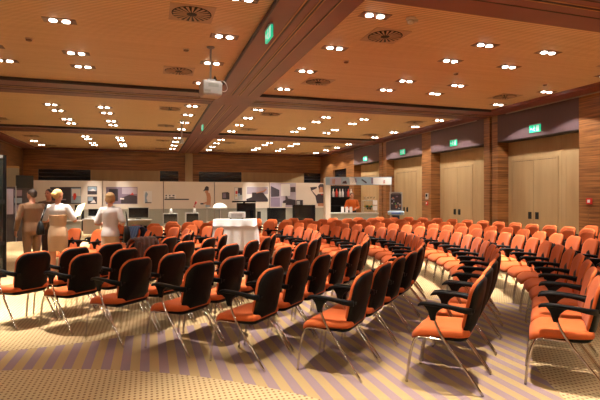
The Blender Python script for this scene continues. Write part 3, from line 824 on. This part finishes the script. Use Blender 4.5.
def poster(name, label, shapes, cat='poster', y=YP+.0205):
    """shapes: (material, [(px,py)...] or (x0,y0,x1,y1)) read off the panel plane, turned into metres on the wall"""
    mb = MB()
    for i, (mat, sh) in enumerate(shapes):
        if not isinstance(sh, list): x0, y0, x1, y1 = sh; sh = [(x0, y1), (x1, y1), (x1, y0), (x0, y0)]
        pts = [(PX(a), PZ(a, b_)) for a, b_ in sh]
        mb.prism(pts, lambda x, z, t: (x, t, z), y-.004-.003*i, y-.001 if i == 0 else y-.002-.003*(i-1), M[mat])
    return tag(mb.build(name), label, cat)
poster('poster', 'dark poster with red figure on pale blue, behind the woman with the bun', [('pdark', (50, 187, 81, 204)), ('pblue', (71, 188, 81, 203)), ('pwhite', (72, 189, 80.5, 196)), ('pred', [(73.5, 200), (75, 200), (76.5, 196), (75.5, 193), (73.5, 193.5), (73, 196)]), ('plilac', (60, 199, 66, 200))])
poster('poster', 'small blue landscape picture, upper of two on the first panel', [('pdark', (87.5, 186.3, 97, 194.5)), ('pblue', (88, 186.8, 96.5, 191)), ('pwhite', [(89, 191), (96, 191), (93, 188.5)])])
poster('poster', 'small blue picture, lower of two on the first panel', [('pdark', (87.5, 196.5, 97, 204)), ('pblue', (88, 197, 93, 201)), ('pwhite', [(90, 203), (96, 203), (94, 199.5)])])
poster('poster', 'wide violet photo with dark sofa behind the woman in grey', [('pviolet', (106, 187, 137.5, 204)), ('plilac', (122, 187.6, 137, 194)), ('pdark', [(121, 203.5), (137, 203.5), (137, 196), (130, 194.5), (121, 198)]), ('pdark', (109, 189, 118, 201)), ('pwhite', (120, 198, 124, 199.5)), ('pred', [(130, 195), (134, 195), (132.5, 192.5)])])
poster('poster', 'small picture of a pale blue figure beside the sofa photo', [('pwhite', (143.5, 191, 152, 203.5)), ('pblue', [(145, 203), (148, 203), (146.5, 198), (148, 194), (146, 191.5), (144.8, 195)]), ('pdark', (145, 202.3, 151.5, 203.2))])
poster('poster', 'printed shelf with small bottles on the cream panel', [('pdark', (164.5, 198.8, 189, 200)), ('pwhite', (165, 194.5, 176, 198.6)), ('pdark', (165.5, 195, 167, 196.2)), ('pdark', (169, 195, 170.5, 196.2)), ('pdark', (172.5, 195, 174.5, 196.2)), ('pdark', (165.5, 197.3, 167, 198.4)), ('pdark', (169, 197.3, 174.5, 198.4))])
poster('poster', 'printed photo of a man in a dark cap and bare arms, on the cream panel', [('pskin', [(206.2, 207), (210.5, 207), (211, 197.5), (210, 193.5), (207.5, 192), (206, 193), (206.8, 197), (206.8, 201.8), (203, 203), (203.2, 204.2), (206.3, 203.5)]), ('pskin', (205.2, 189.5, 208.2, 193)), ('pdark', [(204.8, 190.5), (208.8, 190.5), (208.8, 187.2), (207, 186), (205.2, 187), (204.6, 189), (203, 191.2), (204.8, 191)]), ('pdark', (200.5, 203, 203.5, 204.5)), ('pblue', (205.5, 205, 210, 207))])
poster('poster', 'printed black device floating on the cream panel', [('pdark', [(222, 192.5), (228, 192), (229.5, 193), (229.5, 199.5), (222, 199.3)]), ('pviolet', (222.8, 193.3, 226, 198))])
poster('poster', 'printed tall device with coloured label on the cream panel', [('lgrey', (234.3, 187.3, 242.5, 200)), ('pdark', (238, 187.8, 242, 195)), ('pwhite', (235, 188, 237.8, 199)), ('pred', (235.5, 191, 237.5, 194)), ('pblue', (238, 193.5, 240, 196)), ('pyel', (235.5, 195, 237, 196.5))])
poster('poster', 'lounge photo of a person lying on a black sofa', [('pwhite', (246, 186.3, 268.5, 202)), ('plilac', (247, 187, 268, 194)), ('pdark', [(246.5, 201.7), (268, 201.7), (268, 199), (263, 192.5), (252, 192.5), (252, 197), (246.5, 199)]), ('pskin', [(256, 193.5), (265, 191.5), (267, 189), (266, 188.5), (264, 190.5), (257, 192.5)])])
poster('poster', 'large violet living room photo with wall television', [('plilac', (270.4, 183, 296, 207)), ('pviolet', (270.6, 197.5, 280, 206.8)), ('pdark', [(271, 186), (279.5, 190), (279.5, 196.5), (271, 197)]), ('pwhite', (281, 184, 290, 196)), ('pdark', [(283, 205), (295.8, 205), (295.8, 200), (288, 198.5), (287, 196), (285.5, 196), (285.5, 200), (283, 201)]), ('pdark', (290.5, 187, 295.5, 192))])
poster('poster', 'printed photo of a woman in black with one arm behind her head', [('pskin', [(318, 206), (325, 206), (324.5, 202), (322, 200), (318, 203)]), ('pdark', [(317, 203.5), (325.2, 203), (325, 195), (323.5, 193.5), (318, 194), (316.5, 195.5), (312, 190.5), (317, 188.2), (317, 186.8), (310.3, 187.2), (311, 190), (315.5, 196.5)]), ('pskin', (319, 185.5, 323.3, 192.5)), ('pdark', [(318.2, 186.5), (320, 184), (323, 184), (325, 187), (325, 193), (323.3, 193), (322.6, 187), (320, 187), (319.3, 190)]), ('pred', (321, 194, 322.5, 195))])
poster('poster', 'small printed speaker picture beside the violet room photo', [('pdark', (296.3, 200, 303, 205)), ('lgrey', (297, 201, 300, 204.5))])

# exhibited electronics in front of the panels
def box_px(px0, py0, px1, py1, Y): return PX(px0, Y), PZ(px1, py1, Y), PX(px1, Y), PZ(px0, py0, Y)
def tv(label, px, Y, flat=True, frame='lgrey', bez=.03, stand='grey', cat='television', name='television', depth=.1):
    x0, z0, x1, z1 = box_px(*px, Y); cx = (x0+x1)/2; w = (x1-x0)/2; h = z1-z0
    r = thing(name, label, cat, (cx, Y, 0), 0)
    st = MB()
    st.box((-w*.8, -.12, 0), (w*.8, .28, z0-.10), M[stand]); st.box((-w*.25, .0, z0-.10), (w*.25, .1, z0), M['black'])
    st.build('stand', None, r)
    fr = MB()
    for a in ((-w, -.0, z0, w, z0+bez), (-w, 0, z1-bez, w, z1), (-w, 0, z0+bez, -w+bez, z1-bez), (w-bez, 0, z0+bez, w, z1-bez)):
        fr.box((a[0], -.05, a[2]), (a[3], depth, a[4]), M[frame])
    fr.box((-w+bez, .0, z0+bez), (w-bez, depth, z1-bez), M[frame])
    f = fr.build('cabinet', None, r)
    MB().box((-w+bez, -.035, z0+bez), (w-bez, -.001, z1-bez), M['screen']).build('screen', None, f)
    return r
YT = 24.3
tv('flat television in a grey frame on a pale rack, behind the woman in grey', (128, 207.3, 149, 218.2), YT)
tv('black desktop monitor left of the woman in grey', (88.5, 209, 98.5, 217.5), 22.5, frame='black', stand='cream', name='desktop_monitor', cat='monitor')
tv('grey tube monitor with a white vase on its top', (163, 213.5, 178, 224), YT, depth=.45)
tv('grey tube monitor with a flower vase on its top', (185.6, 213, 199, 224), YT, depth=.45)
tv('black television with a thin top bar behind the white table', (237, 203, 255.5, 221), YT, frame='black', bez=.02)
tv('wide black television right of the white table', (267.5, 208, 285.5, 222), YT, frame='black', bez=.02)
tv('large black television beneath the woman in black photo', (293, 205, 315, 222), YT, frame='black', bez=.02)
r = thing('speaker_bar', 'thin black sound bar above the black television behind the table', 'speaker', (PX(244, YT), YT, 0))
zz = PZ(244, 202.4, YT); MB().box((-.62, -.06, zz), (.62, .06, zz+.08), M['black']).build('bar', None, r)
MB().box((-.05, -.03, PZ(255.5, 203, YT)+.003), (.05, .03, zz), M['black']).build('foot', None, r)
def column(label, px0, py0, px1, Y):
    x0, _, x1, z1 = box_px(px0, py0, px1, 222, Y)
    r = thing('column_speaker', label, 'speaker', ((x0+x1)/2, Y, 0)); w = (x1-x0)/2
    MB().box((-w, -.08, .03), (w, .1, z1), M['black']).build('case', None, r)
    MB().lathe([(w*1.6, 0), (w*1.6, .03)], n=20).build('base', M['black'], r)
    MB().box((-w*.8, -.088, .1), (w*.8, -.08, z1-.05), M['blackm']).build('grille', None, r)
column('tall slim black column speaker right of the yellow paper', 75, 205, 77.6, 23.4)
column('slim black column speaker left of the black desktop monitor', 81.5, 210.5, 84, 23.4)
column('slim black column speaker right of the black television', 257.5, 211.5, 260.5, 23.4)
r = thing('display_counter', 'pale counter with white keyboard left of the woman in grey', 'counter', (PX(92, 21.6), 21.6, 0))
zk = PZ(92, 219.5, 21.6)
MB().box((-.32, -.25, 0), (.32, .25, zk), M['cream']).build('body', None, r)
MB().box((-.35, -.28, zk), (.35, .28, zk+.03), M['white']).build('top', None, r)
kb = MB().box((-.28, -.16, zk+.03), (.28, .1, zk+.07), M['white']).box((-.2, .1, zk+.03), (.2, .24, zk+.14), M['lgrey']).build('keyboard'); kb.location = (PX(92, 21.6), 21.6, 0)
tag(kb, 'white keyboard and base unit on the pale counter', 'keyboard')
r = thing('display_counter', 'low grey counter beneath the dark poster', 'counter', (PX(67, 22.5), 22.5, 0))
MB().box((-.55, -.25, 0), (.55, .25, .50), M['grey']).build('body', None, r); MB().box((-.58, -.28, .50), (.58, .28, .54), M['white']).build('top', None, r)
MB().box((-.2, -.255, .16), (.0, -.25, .42), M['screen']).build('display', None, r)
r = thing('television_rack', 'pale rack with hi-fi units under the grey framed television', 'rack', (PX(139, 23.6), 23.6, 0))
z1 = PZ(139, 219.5, 23.6)
MB().box((-.58, -.2, 0), (.58, .2, .04), M['lgrey']).box((-.58, -.2, z1-.04), (.58, .2, z1), M['lgrey']).box((-.58, -.2, .04), (-.54, .2, z1-.04), M['lgrey']).box((.54, -.2, .04), (.58, .2, z1-.04), M['lgrey']).box((-.54, .16, .04), (.54, .2, z1-.04), M['cream']).build('frame', None, r)
for i, (xa, xb, za) in enumerate(((-.36, -.22, .14), (-.12, .12, .18), (.22, .36, .14))):
    u = MB().box((xa, -.15, .042), (xb, .1, .042+za), M['black']).build('hifi_unit'); u.location = (PX(139, 23.6), 23.6, 0)
    tag(u, ['small black speaker on the left of the hi-fi rack', 'black amplifier in the middle of the hi-fi rack', 'small black speaker on the right of the hi-fi rack'][i], 'hi-fi', 'hi-fi units in the rack')
def vase(px, pyt, pyb, label, flower=False):
    Y = YT+.1; x = PX(px, Y); zb2 = PZ(178, 213.5, YT)+.004 if px < 180 else PZ(199, 213, YT)+.004; h = PZ(px, pyt, Y)-zb2
    r = thing('vase', label, 'vase', (x, Y, zb2))
    MB().lathe([(.06, 0), (.075, h*.3), (.07, h*.7), (.055, h), (.045, h), (.05, h*.6), (.003, h*.5)], n=16).build('vessel', M['white'], r)
    if flower:
        MB().tube(catmull([(0, 0, h*.5), (.02, 0, h+.12), (.06, 0, h+.25)], 4), .008, M['pdark']).build('stem', None, r)
        MB().ell((.07, 0, h+.3), (.05, .05, .07)).ell((.03, .02, h+.22), (.035, .03, .05)).ell((-.02, 0, h+.12), (.03, .03, .04)).build('flower', M['pred'], r)
    return r
vase(171, 208.8, 213.5, 'white vase on the grey tube monitor')
vase(194.5, 208.5, 213, 'white vase with a dark red flower on the tube monitor', True)
# glass case with a white domed cover
Y = 23.7; x0, z0, x1, z1 = box_px(207, 208, 220, 221, Y)
r = thing('glass_display_case', 'glass display case with pale frame left of the white table', 'display case', ((x0+x1)/2, Y, 0)); w = (x1-x0)/2
MB().box((-w, -.25, 0), (w, .25, z0), M['white']).build('plinth', None, r)
f = MB()
for sx in (-1, 1):
    for sy in (-1, 1): f.box((sx*w-.015 if sx > 0 else -w, sy*.24-.01, z0), (w if sx > 0 else -w+.015, sy*.24+.01, z1), M['lgrey'])
f.box((-w, -.25, z1), (w, .25, z1+.02), M['lgrey']); f.build('frame', None, r)
MB().box((-w+.02, -.225, z0+.01), (w-.02, .225, z1-.005), M['glass']).build('glass', None, r)
r = thing('domed_lampshade', 'big white dome shade standing left of the black television', 'lamp', (PX(220, 22.8), 22.8, 0))
zt = PZ(220, 203, 22.8); zb2 = PZ(220, 209, 22.8)
MB().lathe([(.36, zb2), (.345, zb2+.08), (.29, zb2+.18), (.19, zt-.05), (.08, zt-.008), (.004, zt)], n=28).build('shade', M['frost'], r)
MB().tube([(0, 0, 0), (0, 0, zb2+.03)], .02, M['steel']).build('pole', None, r)
MB().lathe([(.16, 0), (.16, .02), (.03, .03)], n=24).build('base', M['steel'], r)
r = tag(MB().prism([(-.1, 0), (.1, 0), (.1, .26), (-.1, .26)], lambda x, y, t: (x, t-.25*y, y), 0, .01, M['white']).build('leaflet_holder', None, None, (PX(283.5, YT), YT-.02, PZ(285.5, 208, YT)+.001)), 'white leaflet holder on the corner of the wide black television', 'leaflet')

# ------------------------------------------------------------------ bar kiosk
th17 = math.radians(17.7)
def fp(px, d): u = (px-300)/470; return Vector((d*(math.sin(th17)+u*math.cos(th17)), d*(math.cos(th17)-u*math.sin(th17))))
K0 = fp(325.5, 18.6); K1 = fp(391.5, 18.6); KW = (K1-K0).length; ka = math.atan2(K1.y-K0.y, K1.x-K0.x)
kr = thing('bar_kiosk', 'white framed bar kiosk with a picture fascia in the far right corner', 'kiosk', (K0.x, K0.y, 0), ka)
sc = KW/66.0   # metres per photo pixel at this distance
kx = lambda px: (px-325.5)*sc
kz = lambda py: 1.55+(197-py)*sc
MB().box((0, -.02, 0), (.20, 1.5, kz(177)), M['cream']).build('post', None, kr)
MB().box((KW-.05, -.02, 0), (KW, .05, kz(185)), M['alu']).build('post', None, kr)
fa = MB().box((.0, -.04, kz(185)), (KW, .04, kz(177)), M['pblue']).build('fascia', None, kr)
g = MB(); fz = lambda x, z, t: (kx(x), t, kz(z))
for mat, po in (('plilac', [(330, 184.6), (341, 184.6), (341, 177.6), (330, 177.6)]), ('pwhite', [(373, 184.6), (391, 184.6), (391, 177.6), (373, 177.6)]), ('pwhite', [(350, 184.6), (356, 184.6), (354, 177.6), (349, 177.6)]),
                ('pskin', [(332, 184), (335, 184), (335, 179), (332, 179)]), ('pdark', [(342, 183.5), (347, 183.8), (346, 180.5), (343, 181.5)]), ('pviolet', [(352, 183), (357, 182.5), (356, 178.3), (353, 179)]), ('pdark', [(361, 180), (366, 183.5), (366.8, 182.3), (362, 179)]), ('pviolet', [(371, 183.5), (373, 183.5), (373, 178), (371, 178)]), ('pred', [(383, 183.5), (385, 183.5), (385, 180), (383, 180)])):
    MB().prism(po, fz, -.046, -.0405, M[mat]).build('fascia_picture', None, fa)
MB().box((KW-.35, .0, kz(177)-.02), (KW, 1.2, kz(177)), M['alu']).build('side_rail', None, kr)
# back shelving
bs = MB().box((.20, 1.4, 0), (kx(353), 1.5, kz(185)), M['blackm'])
for z in (kz(198), kz(207)): bs.box((.20, 1.1, z), (kx(353), 1.4, z+.04), M['blackm'])
bs.box((.2, 1.05, 0), (kx(353), 1.4, .9), M['lgrey']); bs.build('back_shelf', None, kr)
ct = MB().box((.20, .1, 0), (kx(378), .55, kz(213)-.04), M['grey']).build('counter_front', None, kr)
MB().box((.20, .05, kz(213)-.04), (kx(379), .6, kz(213)), M['lgrey']).build('counter_top', None, kr)
R = Matrix.Rotation(ka, 4, 'Z')
def kpt(x, y, z): v = R @ Vector((x, y, z)); return (K0.x+v.x, K0.y+v.y, v.z)
for i, (px, mat) in enumerate(((333, 'white'), (336.5, 'pred'), (340, 'white'), (343, 'pwhite'), (346, 'pdark'), (349, 'pred'), (352, 'white'))):
    o = MB().lathe([(.048, 0), (.05, .01), (.05, .20), (.02, .27), (.018, .34), (.002, .342)], n=12).build('bottle', M[mat]); o.location = kpt(kx(px)+.1, 1.25, kz(198)+.042)
    tag(o, '%s bottle, %s from the left on the dark kiosk shelf' % ({'white': 'white', 'pred': 'red', 'pwhite': 'cream', 'pdark': 'black'}[mat], ORD[i+1]), 'bottle', 'bottles on the kiosk shelf')
for i, px in enumerate((343, 347.3, 351.5)):
    r = thing('menu_card', 'white menu card, %s from the left on the kiosk counter' % ORD[i+1], 'card', kpt(kx(px), .18, kz(213)+.002), ka, 'menu cards on the counter')
    MB().prism([(-.06, 0), (.06, 0), (.055, .24), (-.055, .24)], lambda x, y, t: (x, t+.15*y, y), 0, .006, M['pwhite']).build('card', None, r)
    MB().box((-.05, -.02, 0), (.05, .06, .012), M['steel']).build('foot', None, r)
gc = thing('glass_display_case', 'glass food case with green items on the kiosk counter', 'display case', kpt(kx(370.5), .32, kz(213)+.002), ka)
w = 7*sc; h = 12*sc
f = MB()
for sx in (-1, 1):
    for sy in (-1, 1): f.box((sx*w-.012, sy*.2-.012, 0), (sx*w+.012, sy*.2+.012, h), M['lgrey'])
f.box((-w, -.21, h), (w, .21, h+.02), M['lgrey']).box((-w, -.2, 0), (w, .2, .03), M['cream']); f.box((-w+.03, -.19, h*.42), (w-.03, .19, h*.42+.012), M['lgrey']); f.build('frame', None, gc)
MB().box((-w+.014, -.205, .03), (w-.014, -.199, h), M['glass']).build('glass', None, gc)
for i in range(5):
    o = MB().ell((0, 0, .04), (.05, .05, .04)).build('salad_bowl', M['pgreen' if i % 2 else 'pyel']); o.location = kpt(kx(370.5)-.18+.09*i, .32, kz(213)+h*.42+.018)
    tag(o, '%s food portion, %s from the left in the glass case' % ('green' if i % 2 else 'yellow', ORD[i+1]), 'food', 'food in the glass case')
for i in range(4):
    o = MB().lathe([(.035, 0), (.035, .01), (.006, .015), (.006, .06), (.04, .09), (.042, .15), (.038, .15), (.003, .07)], n=12).build('wine_glass', M['glass']); o.location = kpt(kx(370.5)-.18+.12*i, .32, kz(213)+h+.0205)
    tag(o, 'stemmed glass, %s from the left on top of the glass food case' % ORD[i+1], 'glass', 'glasses on the food case')
for i, (dz, dx) in enumerate(((.32, .30), (.10, .33))):
    o = MB().box((-.09, -.005, 0), (.09, .005, .18), M['pwhite']).build('price_card', None, gc); o.location = (w-.08, -.212, dz)
# poster stand with blue base
P = fp(396, 17.0); s2 = 17.0/470
r = thing('poster_stand', 'dark poster on a bright blue pedestal before the right wall', 'poster stand', (P.x, P.y, 0), -th17-.2)
z = lambda py: 1.55+(197-py)*s2
MB().box((-6.3*s2, -.02, z(211)), (6.3*s2, .03, z(192)), M['lgrey']).build('frame', None, r)
g = MB().box((-5.3*s2, -.026, z(210)), (5.3*s2, -.02, z(194)), M['pdark'])
for i in range(16):
    x, zz2 = random.uniform(-4.8, 3.6)*s2, z(random.uniform(197, 209)); g.box((x, -.028-.0002*i, zz2), (x+random.uniform(.03, .09), -.026, zz2+random.uniform(.02, .06)), M[random.choice(['pviolet', 'pskin', 'pblue', 'pgreen', 'lgrey'])])
g.box((-4.5*s2, -.029, z(193.6)), (4.5*s2, -.02, z(192.8)), M['pdark']); g.build('print', None, r)
tp = MB().rings([[(x*a, y*b2, zz2) for x, y in rrect(-1, 1, -1, 1, .3, 4)] for zz2, a, b2 in ((z(215), 7*s2, .2), (z(214.3), 8*s2, .24), (z(212), 8.2*s2, .25), (z(211.2), 7.8*s2, .23))], M['pblue'], False).build('tray', None, r)
MB().box((-4.5*s2, -.258, z(214)), (4.5*s2, -.24, z(212.2)), M['cyan']).build('tray_label', None, r)
MB().rings([[(x*a, y*b2, zz2) for x, y in rrect(-1, 1, -1, 1, .3, 4)] for zz2, a, b2 in ((0, 4.5*s2, .2), (.1, 3.8*s2, .16), (z(215), 3.6*s2, .15))], M['navy'], False).build('pedestal', None, r)

# ------------------------------------------------------------------ dark stands on the left
r = thing('glass_partition', 'tall black glass stand at the left edge', 'display stand', (-2.95, 10.35, 0), math.radians(24.7-2))
MB().box((-1.9, -.04, .06), (.30, .04, 2.30), M['smoke']).build('panel', None, r)
for x in (-1.9, .27): MB().box((x-.03, -.06, 0), (x+.03, .06, 2.36), M['black']).build('post', None, r)
MB().box((-1.93, -.05, 2.30), (.3, .05, 2.36), M['steel']).build('rail', None, r)
MB().box((-1.93, -.08, 0), (.3, .08, .06), M['black']).build('base', None, r)
MB().box((-1.9, -.07, 1.42), (.27, -.042, 1.50), M['blackm']).box((-1.9, -.07, .62), (.27, -.042, .70), M['blackm']).build('crossbar', None, r)
P = fp(24, 16.5); s2 = 16.5/470
r = thing('display_booth', 'dark booth with black header and violet picture panels by the left wall', 'booth', (P.x, P.y, 0), math.radians(26))
z = lambda py: 1.55+(197-py)*s2
MB().box((-7*s2, -.05, z(188)), (8.2*s2, .05, z(175.5)), M['blackm']).build('header', None, r)
MB().box((-16*s2, .06, 0), (8.2*s2, .12, z(187)), M['pdark']).build('back_board', None, r)
for x in (-16, -7.4, 7.6): MB().box((x*s2, -.05, 0), ((x+.7)*s2, .06, z(186)), M['steel']).build('post', None, r)
g = MB()
for i, (x0, y0, x1, y1, mm) in enumerate(((-15, 189, -9, 214, 'plilac'), (-8, 190, -1.5, 196, 'pviolet'), (-8, 198, -1.5, 203, 'pblue'), (-8, 205, -1.5, 213, 'pviolet'), (0, 190, 7, 213, 'pdark'))):
    g.box((x0*s2, .045, z(y1)), (x1*s2, .06, z(y0)), M[mm])
g.build('picture_panels', None, r)
P = fp(10, 20.5)
r = thing('partition_panel', 'tall beige partition panel behind the dark booth', 'partition', (P.x, P.y, 0), math.radians(26)); s2 = 20.5/470
MB().box((-10*s2, -.03, 0), (8*s2, .03, 1.55+29*s2), M['grey']).build('panel', None, r)
MB().box((-10*s2, -.04, 1.55+29*s2), (8*s2, .04, 1.55+31*s2), M['oak']).build('top_rail', None, r)

# ------------------------------------------------------------------ camera, world, view
cam = bpy.data.cameras.new('camera'); co = bpy.data.objects.new('camera', cam); COL.objects.link(co)
cam.sensor_width = 36; cam.lens = 470/600*36; cam.clip_start = .05
co.location = (0, 0, 1.55); co.rotation_euler = (PI/2, 0, -math.radians(17.7))
cam.shift_y = -(200-197)/600
scn.camera = co
w = bpy.data.worlds.new('world'); scn.world = w; w.use_nodes = True
w.node_tree.nodes['Background'].inputs[0].default_value = (.9, .8, .7, 1); w.node_tree.nodes['Background'].inputs[1].default_value = .05
vs = scn.view_settings; vs.view_transform = 'Standard'; vs.look = 'None'; vs.gamma = 1; vs.use_curve_mapping = False; vs.exposure = -0.42
cy = scn.cycles; cy.max_bounces = 8; cy.diffuse_bounces = 5; cy.glossy_bounces = 3; cy.transmission_bounces = 6; cy.use_denoising = True; cy.sample_clamp_indirect = 6; cy.caustics_reflective = False; cy.caustics_refractive = False
